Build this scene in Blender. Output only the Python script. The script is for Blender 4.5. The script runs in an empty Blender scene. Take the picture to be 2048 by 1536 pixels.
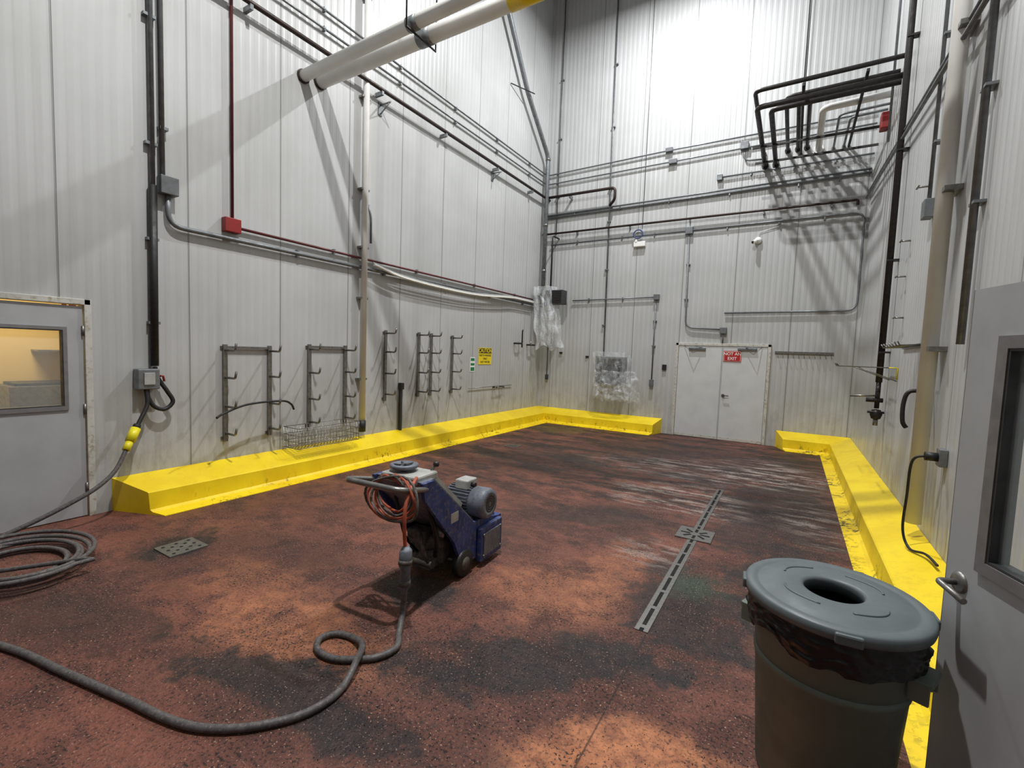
import bpy, bmesh, math, random
from mathutils import Vector, Matrix, noise as mnoise
random.seed(4)
W=7.13; H=11.2; FY=-13.0
def lin(c):
    return tuple(((v/255)/12.92 if v/255<=.04045 else ((v/255+.055)/1.055)**2.4) for v in c)+(1,)
# ---------------------------------------------------------------- node helpers
class NT:
    def __init__(s,name):
        s.m=bpy.data.materials.new(name); s.m.use_nodes=True; s.t=s.m.node_tree
        s.b=s.t.nodes['Principled BSDF']; s.tc=s.n('ShaderNodeNewGeometry')
        s.pos=s.tc.outputs['Position']
    def n(s,k,**kw):
        x=s.t.nodes.new(k)
        for a,v in kw.items(): setattr(x,a,v)
        return x
    def l(s,a,b): s.t.links.new(a,b)
    def inp(s,sock,v):
        if hasattr(v,'is_linked') or isinstance(v,bpy.types.NodeSocket): s.l(v,sock)
        else: sock.default_value=v
    def math(s,op,a,b=0.,c=0.,clamp=False):
        x=s.n('ShaderNodeMath',operation=op); x.use_clamp=clamp
        s.inp(x.inputs[0],a); s.inp(x.inputs[1],b); s.inp(x.inputs[2],c); return x.outputs[0]
    def noise(s,scale,detail=4,rough=.55,vec=None,sc=None):
        x=s.n('ShaderNodeTexNoise'); x.inputs['Scale'].default_value=scale
        x.inputs['Detail'].default_value=detail; x.inputs['Roughness'].default_value=rough
        v=vec or s.pos
        if sc:
            mp=s.n('ShaderNodeMapping'); mp.inputs['Scale'].default_value=sc; s.l(v,mp.inputs[0]); v=mp.outputs[0]
        s.l(v,x.inputs['Vector']); return x.outputs[0]
    def ramp(s,v,a,b,lo=0.,hi=1.):
        x=s.n('ShaderNodeMapRange'); x.clamp=True; x.interpolation_type='SMOOTHSTEP'
        s.l(v,x.inputs[0])
        for i,q in enumerate((a,b,lo,hi)): x.inputs[i+1].default_value=q
        return x.outputs[0]
    def mix(s,f,a,b,mode='MIX'):
        x=s.n('ShaderNodeMix',data_type='RGBA',blend_type=mode)
        s.inp(x.inputs[0],f); s.inp(x.inputs[6],a); s.inp(x.inputs[7],b); return x.outputs[2]
    def xyz(s):
        x=s.n('ShaderNodeSeparateXYZ'); s.l(s.pos,x.inputs[0]); return x.outputs
    def bump(s,h,st,dist=.01,nrm=None):
        x=s.n('ShaderNodeBump'); x.inputs['Strength'].default_value=st; x.inputs['Distance'].default_value=dist
        s.l(h,x.inputs['Height'])
        if nrm: s.l(nrm,x.inputs['Normal'])
        return x.outputs[0]
    def fin(s,col=None,rough=None,metal=None,nrm=None):
        if col is not None: s.inp(s.b.inputs['Base Color'],col)
        if rough is not None: s.inp(s.b.inputs['Roughness'],rough)
        if metal is not None: s.inp(s.b.inputs['Metallic'],metal)
        if nrm is not None: s.l(nrm,s.b.inputs['Normal'])
        return s.m
def simple(name,rgb,rough=.5,metal=0.,var=.18,scale=9.,dirt=None):
    s=NT(name); c=lin(rgb); n=s.noise(scale,5)
    d=tuple(v*(1-var*1.6) for v in c[:3])+(1,)
    col=s.mix(s.ramp(n,.35,.7),c,d)
    if dirt:
        n2=s.noise(scale*2.7,6,.7); col=s.mix(s.ramp(n2,.50,.64,0,.8),col,lin(dirt))
    r=s.ramp(n,.3,.7,max(rough-.08,.03),min(rough+.1,1))
    return s.fin(col,r,metal,s.bump(s.noise(scale*8,3),.08,.004))
def wallmat(name,axis,ribk=1.,dark=1.):
    s=NT(name); X,Y,Z=s.xyz(); c=(X,Y,Z)[axis]
    rib=s.math('FRACT',s.math('DIVIDE',c,.112)); tri=s.math('ABSOLUTE',s.math('SUBTRACT',rib,.5))
    ribh=s.ramp(tri,.10,.34)
    seam=s.math('FRACT',s.math('DIVIDE',s.math('ADD',c,8.75 if axis==1 else 11.2-.35),1.12))
    sm=s.math('ABSOLUTE',s.math('SUBTRACT',seam,.5)); sline=s.ramp(sm,.491,.496)
    big=s.noise(.7,4); streak=s.noise(1.0,5,.6,sc=(6,6,.35))
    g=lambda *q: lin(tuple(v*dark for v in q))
    col=s.mix(s.ramp(big,.3,.7),g(187,188,188),g(175,176,175))
    col=s.mix(s.ramp(streak,.5,.8,0,.3),col,g(146,144,138))
    low=s.ramp(Z,1.7,.2,0,1); dn=s.noise(5,6,.7,sc=(1,1,.5))
    col=s.mix(s.math('MULTIPLY',low,s.ramp(dn,.42,.75,0,.6)),col,lin((118,110,96)))
    sp=s.noise(38,3,.6); col=s.mix(s.math('MULTIPLY',s.ramp(Z,2.6,.3,0,1),s.ramp(sp,.7,.76,0,.6)),col,lin((80,74,66)))
    col=s.mix(s.math('MULTIPLY',sline,.55),col,lin((90,90,88)))
    col=s.mix(s.math('MULTIPLY',ribh,.11*ribk),col,lin((110,112,114)))
    hgt=s.math('ADD',s.math('MULTIPLY',ribh,.8*ribk),s.math('MULTIPLY',big,1.2))
    hgt=s.math('SUBTRACT',hgt,s.math('MULTIPLY',sline,1.2))
    return s.fin(col,s.ramp(streak,.3,.7,.30,.44),0.,s.bump(hgt,.7,.008))
def patch(s,c,r,rot=0,amp=.5,nz=None,lo=.55,hi=1.0,st=1.):
    mp=s.n('ShaderNodeMapping',vector_type='TEXTURE'); mp.inputs['Location'].default_value=(c[0],c[1],0)
    mp.inputs['Rotation'].default_value=(0,0,math.radians(rot)); mp.inputs['Scale'].default_value=(r[0],r[1],1)
    s.l(s.pos,mp.inputs[0])
    ln=s.n('ShaderNodeVectorMath',operation='LENGTH'); s.l(mp.outputs[0],ln.inputs[0])
    v=s.math('ADD',ln.outputs['Value'],s.math('MULTIPLY',s.math('SUBTRACT',nz,.5),amp*4))
    return s.ramp(v,hi,lo,0,st)
def floormat():
    s=NT('floor_epoxy'); X,Y,Z=s.xyz()
    n1=s.noise(.9,6,.6); n2=s.noise(2.6,8,.68); n3=s.noise(60,3,.6); n4=s.noise(11,6,.72); n6=s.noise(28,5,.7)
    na=s.noise(1.0,8,.72,sc=(.9,2.6,1))
    col=s.mix(s.ramp(n1,.3,.7),lin((130,78,63)),lin((102,60,50)))
    col=s.mix(s.ramp(n2,.44,.62,0,.8),col,lin((80,50,43)))
    col=s.mix(s.ramp(n4,.52,.74,0,.45),col,lin((148,98,76)))
    col=s.mix(s.ramp(n6,.52,.68,0,.6),col,lin((60,42,38)))
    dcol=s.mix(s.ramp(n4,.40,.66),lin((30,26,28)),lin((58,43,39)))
    far=s.ramp(Y,-8.5,-4.5,.25,.92)
    col=s.mix(s.math('MULTIPLY',s.ramp(na,.45,.56),far),col,dcol)
    ocol=s.mix(s.ramp(n4,.36,.66),lin((196,128,88)),lin((138,86,62)))
    for c,r,a,k in [((3.6,-9.75),(1.0,.45),10,.5),((4.6,-8.3),(.7,.6),0,.4),((4.9,-7.6),(.35,.8),0,.35),((2.7,-9.5),(.8,.4),0,.3)]:
        col=s.mix(patch(s,c,r,a,.6,n2,.4,1.0,k),col,ocol)
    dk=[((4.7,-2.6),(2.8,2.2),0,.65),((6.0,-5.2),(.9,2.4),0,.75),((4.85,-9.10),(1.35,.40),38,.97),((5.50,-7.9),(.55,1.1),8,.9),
        ((4.05,-10.0),(1.3,.26),8,.95),((1.50,-9.50),(.42,.38),0,.97),((3.72,-8.86),(.45,.34),20,.97),((6.15,-7.2),(.6,1.4),0,.8),((4.3,-6.4),(1.1,.45),30,.7),((2.6,-4.4),(1.6,1.3),0,.5),((1.0,-1.2),(.9,.7),0,.7),((1.9,-10.45),(1.4,.4),10,.6),((4.8,-10.4),(.6,.3),60,.85),((2.8,-7.4),(1.2,.35),-10,.45),((2.2,-9.0),(.9,.35),10,.35)]  # patch by the scarifier paints its wheel shadow and a wet spot into the floor
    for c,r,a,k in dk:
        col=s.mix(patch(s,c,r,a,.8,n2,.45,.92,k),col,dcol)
    for c,r,a,k in [((5.58,-9.55),(.62,.44),30,.97),((5.25,-10.1),(.55,.22),20,.55)]:
        col=s.mix(patch(s,c,r,a,.45,n2,.5,1.1,k),col,ocol)
    wn=s.noise(2.6,9,.8,sc=(.6,2.8,1)); sc=s.ramp(wn,.49,.57)
    for c,r,k in [((5.9,-3.0),(1.1,1.4),.9),((4.9,-5.2),(1.0,.9),.85),((6.3,-5.0),(.5,1.2),.6),((5.0,-7.1),(.5,.4),.45),((4.3,-3.6),(1.4,1.0),.45)]:
        col=s.mix(s.math('MULTIPLY',patch(s,c,r,0,.4,n1,.3,1.1,k),sc),col,lin((166,154,146)))
    col=s.mix(patch(s,(5.5,-7.55),(.28,.35),0,.4,n2,.3,1.1,.5),col,lin((52,84,68)))
    col=s.mix(patch(s,(1.3,-1.3),(.9,.6),0,.4,n2,.3,1.1,.35),col,lin((120,104,40)))
    gm=s.ramp(n2,.4,.6,.4,1)
    col=s.mix(s.math('MULTIPLY',s.ramp(n3,.53,.61),gm),col,lin((34,26,26)))
    n5=s.noise(85,2,.5); col=s.mix(s.math('MULTIPLY',s.ramp(n5,.64,.69),gm),col,lin((170,140,122)))
    joint=s.math('MULTIPLY',s.ramp(s.math('ABSOLUTE',s.math('SUBTRACT',X,5.335)),.006,.003),s.ramp(Y,-8.40,-8.45,0,.7))
    col=s.mix(joint,col,lin((30,24,24)))
    h=s.math('ADD',s.math('MULTIPLY',n3,.6),s.math('MULTIPLY',n2,1.2)); h=s.math('ADD',h,s.math('MULTIPLY',n6,.8))
    s.b.inputs['Specular IOR Level'].default_value=.35
    return s.fin(col,s.ramp(n2,.3,.7,.42,.75),0.,s.bump(h,.75,.016))
def yellowmat():
    s=NT('yellow_paint'); X,Y,Z=s.xyz(); n=s.noise(2.2,5); n2=s.noise(13,8,.78,sc=(1,1,.6)); n3=s.noise(1.3,4)
    col=s.mix(s.ramp(n,.35,.7),lin((244,214,28)),lin((230,196,20)))
    low=s.ramp(Z,.20,.02,.10,1); side=s.ramp(X,5.4,5.8,0,.03)
    dm=s.math('MULTIPLY',s.math('MULTIPLY',s.ramp(s.math('ADD',n2,side),.53,.61),s.ramp(n3,.42,.58,.1,1)),low)
    col=s.mix(dm,col,lin((50,42,26)))
    sc=s.noise(3.5,6,.7); col=s.mix(s.ramp(sc,.58,.72,0,.25),col,lin((178,156,50)))
    return s.fin(col,.36,0.,s.bump(n2,.15,.01))
M={}
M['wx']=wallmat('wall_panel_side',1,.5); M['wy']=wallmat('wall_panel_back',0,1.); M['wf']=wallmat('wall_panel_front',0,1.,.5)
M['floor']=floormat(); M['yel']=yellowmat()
M['white']=simple('white_door_paint',(200,202,202),.42,0,.06,3)
M['door']=simple('grey_door_paint',(168,170,172),.42,0,.07,4)
M['frame']=simple('door_frame_paint',(196,195,188),.45,0,.08,6,(150,140,120))
M['galv']=simple('galvanized_steel',(132,136,139),.42,.55,.2,14)
M['cond']=simple('grey_conduit',(118,121,124),.45,.4,.18,12)
M['steel']=simple('stainless_steel',(140,138,134),.35,.75,.2,20)
M['blk']=simple('black_iron_pipe',(40,36,35),.5,.2,.25,20)
M['brn']=simple('dark_brown_pipe',(52,38,34),.5,.2,.25,20)
M['rub']=simple('black_rubber',(28,28,29),.55,0,.2,20)
M['pvc']=simple('white_pvc',(228,227,223),.4,0,.06,3)
M['red']=simple('red_paint',(140,30,28),.45,0,.15,12)
M['redp']=simple('red_pipe',(98,38,36),.5,0,.2,12)
M['blue']=simple('blue_machine_paint',(46,66,128),.6,.0,.25,11,(104,100,104))
M['mgrey']=simple('motor_grey',(112,118,130),.55,.15,.2,14,(92,86,84))
M['mdirty']=simple('dusty_casting',(104,98,92),.7,.1,.3,22,(54,48,46))
M['lgrey']=simple('light_grey_panel',(170,170,166),.5,0,.15,12)
M['orange']=simple('orange_cable',(176,84,56),.6,0,.15,20)
M['cable']=simple('grey_rubber_cable',(84,82,82),.6,0,.25,30,(120,104,98))
M['ygl']=simple('yellow_plastic',(228,214,30),.45,0,.1,10)
M['bin']=simple('grey_bin_plastic',(104,116,106),.55,0,.08,7)
M['lid']=simple('grey_lid_plastic',(92,101,104),.5,0,.1,7)
M['bag']=simple('black_bag_plastic',(15,16,17),.34,0,.2,14)
M['ceil']=simple('ceiling_panel',(100,100,98),.6,0,.08,2)
M['sigred']=simple('sign_red',(176,36,36),.4,0,.05,5)
M['sigwh']=simple('sign_white',(232,232,228),.4,0,.03,5)
M['sigyel']=simple('sign_yellow',(240,214,30),.4,0,.05,5)
M['siggrn']=simple('sign_green',(30,120,70),.4,0,.05,5)
M['sigblk']=simple('sign_black',(22,22,22),.4,0,.05,5)
M['cream']=simple('cream_wall_paint',(226,200,132),.6,0,.06,2)
M['dgrey']=simple('dark_grey_panel',(62,64,66),.45,.2,.2,12)
M['wframe']=simple('window_frame_metal',(126,124,124),.45,.2,.12,12)
M['hole']=simple('dark_drain_void',(16,14,14),.9,0,.1,12)
M['chipd']=simple('dark_grit',(34,28,28),.8,0,.2,12)
M['chipl']=simple('pale_grit',(160,132,116),.8,0,.3,12)
def plastic(name,lo,hi):
    s=NT(name); n=s.noise(5,5,.6,sc=(2,2,.35)); n2=s.noise(26,4,.6)
    a=s.math('ADD',s.ramp(n,.4,.68,lo,hi),s.ramp(n2,.52,.7,0,.2))
    s.l(a,s.b.inputs['Alpha'])
    return s.fin(lin((228,232,235)),.14,0.,s.bump(n2,.7,.03))
M['plas']=plastic('clear_plastic_sheet',.10,.38); M['plas2']=plastic('cloudy_plastic_sheet',.22,.6); M['plas3']=plastic('thin_plastic_sheet',.14,.42)
def glass():
    s=NT('window_glass'); s.b.inputs['Alpha'].default_value=.14; return s.fin(lin((210,220,220)),.05)
M['glass']=glass()
def emis(name,rgb,st):
    s=NT(name); s.b.inputs['Emission Color'].default_value=lin(rgb); s.b.inputs['Emission Strength'].default_value=st
    return s.m
M['lamp']=emis('lamp_glow',(255,252,244),12)
# ---------------------------------------------------------------- mesh builder
class B:
    def __init__(s,name): s.name=name; s.bm=bmesh.new(); s.mats=[]
    def mi(s,m):
        if m not in s.mats: s.mats.append(m)
        return s.mats.index(m)
    def _tag(s,faces,m,smooth=False):
        i=s.mi(m)
        for f in faces: f.material_index=i; f.smooth=smooth
    def box(s,lo,hi,m,mat=None,bev=0.):
        lo=Vector(lo);hi=Vector(hi);c=(lo+hi)/2;d=hi-lo
        r=bmesh.ops.create_cube(s.bm,size=1.); vs=r['verts']
        bmesh.ops.scale(s.bm,vec=d,verts=vs); bmesh.ops.translate(s.bm,vec=c,verts=vs)
        if mat: bmesh.ops.transform(s.bm,matrix=mat,verts=vs)
        fs=set(f for v in vs for f in v.link_faces)
        s._tag(fs,m)
        if bev>0:
            es=list(set(e for v in vs for e in v.link_edges))
            q=bmesh.ops.bevel(s.bm,geom=es,offset=bev,segments=2,affect='EDGES',profile=.5)
            s._tag(q['faces'],m)
        return s
    def prism(s,outline,m,vec,smooth=False):
        n=len(outline); a=[s.bm.verts.new(p) for p in outline]; v=Vector(vec)
        b=[s.bm.verts.new(Vector(p)+v) for p in outline]; fs=[s.bm.faces.new(a),s.bm.faces.new(b[::-1])]
        for i in range(n): fs.append(s.bm.faces.new([a[i],b[i],b[(i+1)%n],a[(i+1)%n]]))
        s._tag(fs,m,smooth); return s
    def tube(s,pts,r,m,seg=10,fil=0.,closed=False,cap=True):
        pts=[Vector(p) for p in pts]
        if fil>0 and len(pts)>2:
            o=[pts[0]]
            for i in range(1,len(pts)-1):
                a,b,c=pts[i-1],pts[i],pts[i+1]; d1=(a-b);d2=(c-b)
                k=min(fil,d1.length*.49,d2.length*.49); p0=b+d1.normalized()*k;p1=b+d2.normalized()*k
                for t in range(7):
                    t/=6; o.append(p0*(1-t)**2+b*2*t*(1-t)+p1*t*t)
            o.append(pts[-1]); pts=o
        n=len(pts); rings=[]; up=None
        for i,p in enumerate(pts):
            if closed: t=(pts[(i+1)%n]-pts[i-1])
            else: t=pts[min(i+1,n-1)]-pts[max(i-1,0)]
            t.normalize()
            if up is None:
                up=Vector((0,0,1)) if abs(t.z)<.9 else Vector((1,0,0))
            up=(up-t*up.dot(t)).normalized(); sd=t.cross(up)
            rr=r[i] if isinstance(r,(list,tuple)) else r
            rings.append([s.bm.verts.new(p+(up*math.cos(2*math.pi*j/seg)+sd*math.sin(2*math.pi*j/seg))*rr) for j in range(seg)])
        fs=[]
        for i in range(n if closed else n-1):
            A=rings[i];C=rings[(i+1)%n]
            for j in range(seg): fs.append(s.bm.faces.new([A[j],A[(j+1)%seg],C[(j+1)%seg],C[j]]))
        s._tag(fs,m,True)
        if cap and not closed: s._tag([s.bm.faces.new(rings[0][::-1]),s.bm.faces.new(rings[-1])],m)
        return s
    def cyl(s,a,b,r,m,seg=20): return s.tube([a,b],r,m,seg)
    def lathe(s,prof,c,m,seg=48,axis='Z',smooth=True):
        rings=[]
        for (r,z) in prof:
            if axis=='Z': f=lambda a:(c[0]+r*math.cos(a),c[1]+r*math.sin(a),c[2]+z)
            elif axis=='X': f=lambda a:(c[0]+z,c[1]+r*math.cos(a),c[2]+r*math.sin(a))
            else: f=lambda a:(c[0]+r*math.cos(a),c[1]+z,c[2]+r*math.sin(a))
            rings.append([s.bm.verts.new(f(2*math.pi*j/seg)) for j in range(seg)])
        fs=[]
        for i in range(len(prof)-1):
            for j in range(seg): fs.append(s.bm.faces.new([rings[i][j],rings[i][(j+1)%seg],rings[i+1][(j+1)%seg],rings[i+1][j]]))
        s._tag(fs,m,smooth); return s
    def obj(s,loc=None,rz=0.,sm=None,parent=None,recalc=True):
        if recalc: bmesh.ops.recalc_face_normals(s.bm,faces=s.bm.faces)
        me=bpy.data.meshes.new(s.name); s.bm.to_mesh(me); s.bm.free()
        for m in s.mats: me.materials.append(M[m])
        o=bpy.data.objects.new(s.name,me); bpy.context.collection.objects.link(o)
        if loc: o.location=loc
        o.rotation_euler=(0,0,rz)
        if parent: o.parent=parent
        return o
def text(body,loc,size,mat,rot,parent,sx=1.,align='CENTER'):
    c=bpy.data.curves.new('lettering','FONT'); c.body=body; c.size=size; c.align_x=align; c.align_y='CENTER'; c.extrude=.0008
    c.offset=size*.012
    c.materials.append(M[mat]); o=bpy.data.objects.new('lettering',c); bpy.context.collection.objects.link(o)
    o.location=loc; o.rotation_euler=rot; o.scale=(sx,1,1); o.parent=parent; return o
RL=(math.pi/2,0,math.pi/2); RB=(math.pi/2,0,0)
def catmull(P,k=8,closed=False):
    P=[Vector(p) for p in P]; n=len(P); o=[]
    rng=range(n) if closed else range(n-1)
    for i in rng:
        g=lambda j: P[j%n] if closed else P[max(0,min(n-1,j))]
        a,b,c,d=g(i-1),g(i),g(i+1),g(i+2)
        for t in range(k):
            t/=k; o.append(.5*((2*b)+(c-a)*t+(2*a-5*b+4*c-d)*t*t+(3*b-a-3*c+d)*t**3))
    if not closed: o.append(P[-1])
    return o
# ---------------------------------------------------------------- room shell
T=.15
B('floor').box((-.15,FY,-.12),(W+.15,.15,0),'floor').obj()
B('ceiling').box((-T,FY-T,H),(W+T,T,H+.12),'ceil').obj()
B('wall_back').box((-T,0,0),(W+T,T,H),'wy').obj()
B('wall_right').box((W,FY,0),(W+T,0,H),'wx').obj()
B('wall_front').box((-T,FY-T,0),(W+T,FY,H),'wf').obj()
wl=B('wall_left')
D0,D1=-10.66,-9.68
wl.box((-T,D1,0),(0,0,H),'wx').box((-T,FY,0),(0,D0,H),'wx').box((-T,D0,2.15),(0,D1,H),'wx').obj()
# room seen through the door's window
B('wall_adjoining_far').box((-2.2,D0-2.2,0),(-2.1,D1+1.2,2.9),'cream').obj()
B('wall_adjoining_north').box((-2.1,D1+1.1,0),(-T-.01,D1+1.2,2.9),'cream').obj()
B('wall_adjoining_south').box((-2.1,D0-2.2,0),(-T-.01,D0-2.1,2.9),'cream').obj()
B('ceiling_adjoining').box((-2.1,D0-2.1,2.8),(-T-.01,D1+1.1,2.9),'cream').obj()
B('floor_adjoining').box((-2.1,D0-2.1,-.1),(-T-.01,D1+1.1,0),'cream').obj()
sb=B('steel_sink_cabinet'); sb.box((-2.09,-9.9,0),(-1.6,-8.9,1.22),'steel',bev=.01).box((-2.08,-9.85,1.22),(-1.62,-8.95,1.25),'dgrey').box((-2.095,-9.6,1.62),(-1.8,-9.1,1.64),'steel').obj()
oc=B('strip_curtain'); oc.box((-.9,-9.62,.9),(-.88,-9.58,2.75),'orange').box((-.9,-9.56,.02),(-.88,-9.50,2.75),'orange').box((-.9,-9.64,2.75),(-.88,-9.3,2.795),'galv').obj()
def arealight(name,loc,size,power,col,rot=(0,0,0),parent=None,spread=None):
    l=bpy.data.lights.new(name,'AREA'); l.shape='DISK'; l.size=size; l.energy=power; l.color=col
    if spread: l.spread=spread
    o=bpy.data.objects.new(name,l); o.location=loc; o.rotation_euler=rot; bpy.context.collection.objects.link(o)
    if parent: o.parent=parent
    return o
arealight('adjoining_room_lamp',(-1.1,-9.9,2.75),.6,34,(1,.86,.62))
# ---------------------------------------------------------------- curbs
def curb(name,stations,k=1.):
    prof=[(0,.35),(.40*k,.235),(.415*k,.225),(.43*k,.05),(.46*k,.028),(.60*k,.006),(.60*k,0),(0,0)]
    b=B(name); rows=[[b.bm.verts.new(f(d)+(z,)) for d,z in prof] for f in stations]; fs=[]
    for i in range(len(rows)-1):
        for j in range(len(prof)): 
            fs.append(b.bm.faces.new([rows[i][j],rows[i][(j+1)%8],rows[i+1][(j+1)%8],rows[i+1][j]]))
    fs.append(b.bm.faces.new(rows[0])); fs.append(b.bm.faces.new(rows[-1][::-1]))
    b._tag(fs,'yel'); return b.obj()
curb('trim_1',[lambda d:(d+.002,-9.5+.4*d),lambda d:(d+.002,-d-.002),lambda d:(3.42-.25*d,-d-.002)])
curb('trim_2',[lambda d:(5.83+.4*d,-d-.002),lambda d:(W-.002-d,-d-.002),lambda d:(W-.002-d,-8.86)],.84)
# ---------------------------------------------------------------- left door
def hollow(b,axis,u0,u1,z0,z1,hu0,hu1,hz0,hz1,t0,t1,m):
    for (a0,a1,c0,c1) in ((u0,u1,z0,hz0),(u0,u1,hz1,z1),(u0,hu0,hz0,hz1),(hu1,u1,hz0,hz1)):
        if axis=='x': b.box((t0,a0,c0),(t1,a1,c1),m)
        else: b.box((a0,t0,c0),(a1,t1,c1),m)
    return b
d=B('door_1'); hollow(d,'x',D0+.03,D1-.02,.01,2.12,-10.50,-9.85,1.14,1.88,-.05,-.005,'door')
hollow(d,'x',-10.53,-9.82,1.10,1.91,-10.50,-9.85,1.14,1.88,-.06,.010,'wframe')
hollow(d,'x',-10.505,-9.845,1.135,1.885,-10.49,-9.86,1.15,1.87,-.058,.006,'dgrey')
d.box((-.035,-10.51,1.11),(-.03,-9.82,1.91),'glass')
for z in (.3,1.1,1.88): d.cyl((.005,D1-.02,z-.05),(.005,D1-.02,z+.05),.012,'steel')
d.obj()
f=B('trim_3'); f.box((-T,D1-.01,0),(.02,D1+.045,2.19),'frame',bev=.004).box((-T,D0-.045,0),(.02,D0+.01,2.19),'frame',bev=.004).box((-T,D0-.04,2.135),(.02,D1+.04,2.19),'frame',bev=.004).obj()
# ---------------------------------------------------------------- back double door
f=B('trim_4'); f.box((3.66,-.05,0),(3.72,-.001,2.19),'frame',bev=.005).box((5.57,-.05,0),(5.63,-.001,2.19),'frame',bev=.005).box((3.66,-.05,2.13),(5.63,-.001,2.19),'frame',bev=.005).obj()
d=B('door_2'); d.box((3.725,-.035,.012),(4.665,-.002,2.125),'white',bev=.003).box((4.678,-.035,.012),(5.565,-.002,2.125),'white',bev=.003)
d.box((4.655,-.042,.012),(4.685,-.034,2.125),'door')
d.box((3.95,-.085,2.03),(4.32,-.035,2.085),'galv',bev=.006).box((4.98,-.085,2.05),(5.36,-.035,2.10),'galv',bev=.006)
d.tube([(4.25,-.06,2.09),(4.05,-.2,2.11),(3.85,-.05,2.13)],.008,'galv')
d.tube([(5.12,-.06,2.10),(5.28,-.2,2.11),(5.45,-.05,2.13)],.008,'galv')
d.cyl((4.74,-.036,1.02),(4.74,-.055,1.02),.035,'steel').tube([(4.74,-.05,1.02),(4.74,-.09,1.02),(4.86,-.09,1.02)],.010,'blk')
d.box((3.73,-.038,.01),(5.56,-.034,.07),'frame')
d.obj()
s=B('not_an_exit_sign').box((4.70,-.048,1.79),(5.06,-.043,2.03),'sigred').box((4.712,-.050,1.802),(5.048,-.047,2.018),'sigwh').box((4.718,-.052,1.808),(5.042,-.049,2.012),'sigred').obj()
text('NOT AN',(4.88,-.0535,1.960),.092,'sigwh',RB,s); text('EXIT',(4.88,-.0535,1.858),.092,'sigwh',RB,s)
# ---------------------------------------------------------------- caution signs
s=B('caution_sign').box((.002,-2.93,1.52),(.008,-2.41,1.90),'sigyel').box((.008,-2.92,1.775),(.010,-2.42,1.89),'sigblk').obj()
text('CAUTION',(.0115,-2.67,1.832),.125,'sigyel',RL,s,.92)
for i,t in enumerate(('PARTS WASHERS','ONLY','HOT WATER')): text(t,(.0095,-2.67,1.725-i*.075),.066,'sigblk',RL,s,.95)
s=B('green_notice_sign').box((.002,-3.24,1.36),(.006,-3.06,1.68),'sigwh').box((.006,-3.22,1.60),(.008,-3.08,1.66),'siggrn').box((.006,-3.22,1.50),(.008,-3.08,1.55),'siggrn').box((.006,-3.22,1.38),(.008,-3.08,1.46),'siggrn').obj()
# ---------------------------------------------------------------- left wall pipes and conduits
def run(name,pts,r,m,fil=.08,boxes=(),cl=(),seg=10):
    b=B(name); b.tube(pts,r,m,seg,fil)
    for (c,s_,mm) in boxes: b.box([c[i]-s_[i]/2 for i in range(3)],[c[i]+s_[i]/2 for i in range(3)],mm,bev=.006)
    for lo,hi in cl: b.box(lo,hi,'galv')
    return b.obj()
def clL(y,z,dx=.07,v=True,w=.05):
    return ((.001,y-(w if v else .015),z-(.015 if v else w)),(dx,y+(w if v else .015),z+(.015 if v else w)))
b=B('black_cable_conduit'); b.tube([(.05,-9.11,H-.01),(.05,-9.11,3.45)],.024,'cond').tube([(.05,-9.11,3.47),(.05,-9.12,1.53)],.040,'rub')
for z in (8,6.6,5.2,3.9,2.9,2.0): b.box((.001,-9.17,z-.015),(.06,-9.06,z+.015),'galv')
b.obj()
run('electrical_conduit',[(.05,-9.02,H-.01),(.05,-9.02,3.6)],.027,'cond',0,[((.06,-8.97,3.5),(.11,.17,.19),'cond')],[clL(-9.0,z,w=.04) for z in (4.1,5.6,7.2)])
run('electrical_conduit',[(.05,-8.97,3.40),(.05,-8.97,3.08),(.05,-.06,3.10)],.027,'cond',.3,[],[clL(y,3.085,.06,False) for y in (-7.4,-5.8,-4.2,-2.6,-1.1)])
b=B('red_fire_alarm_conduit'); b.tube([(.04,-8.28,H-.01),(.04,-8.28,3.3)],.018,'redp').tube([(.04,-8.2,3.235),(.04,-.4,3.235)],.018,'redp'); b.box((.002,-8.39,3.16),(.10,-8.20,3.33),'red',bev=.008)
for y in (-6.8,-5,-3.2,-1.5): b.box((.001,y-.015,3.2),(.05,y+.015,3.27),'galv')
b.obj()
P=[(.09,-6.1,3.19)]+[(.11,y,3.14-.10*math.sin((y+6.2)/4.2*math.pi)+random.uniform(-.01,.01)) for y in (-5.6,-5,-4.4,-3.8,-3.2,-2.6,-2.1)]+[(.10,-1.6,3.17),(.10,-.7,3.17)]
B('hose_bundle').tube(catmull(P),.022,'lgrey',8).tube(catmull([(p[0]+.04,p[1],p[2]-.03) for p in P]),.02,'pvc',8).obj()
b=B('disconnect_switch'); b.box((.002,-9.30,1.28),(.13,-9.10,1.50),'galv',bev=.01).box((.13,-9.25,1.33),(.145,-9.15,1.46),'lgrey',bev=.004).tube([(.10,-9.09,1.42),(.10,-9.06,1.42),(.10,-9.05,1.36)],.012,'red')
b.tube(catmull([(.06,-9.12,1.52),(.07,-9.10,1.40),(.09,-9.02,1.25),(.10,-8.97,1.13),(.10,-9.05,1.05),(.10,-9.15,1.09),(.09,-9.2,1.2),(.08,-9.2,1.29)]),.022,'rub')
b.tube(catmull([(.09,-9.22,1.29),(.12,-9.22,1.12),(.16,-9.3,.96),(.19,-9.36,.86)]),.020,'rub')
b.tube([(.19,-9.35,.88),(.24,-9.42,.76)],.045,'ygl',14).tube([(.24,-9.42,.76),(.28,-9.47,.68)],.034,'ygl',14).tube([(.17,-9.33,.91),(.19,-9.35,.88)],.035,'rub',14)
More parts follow.
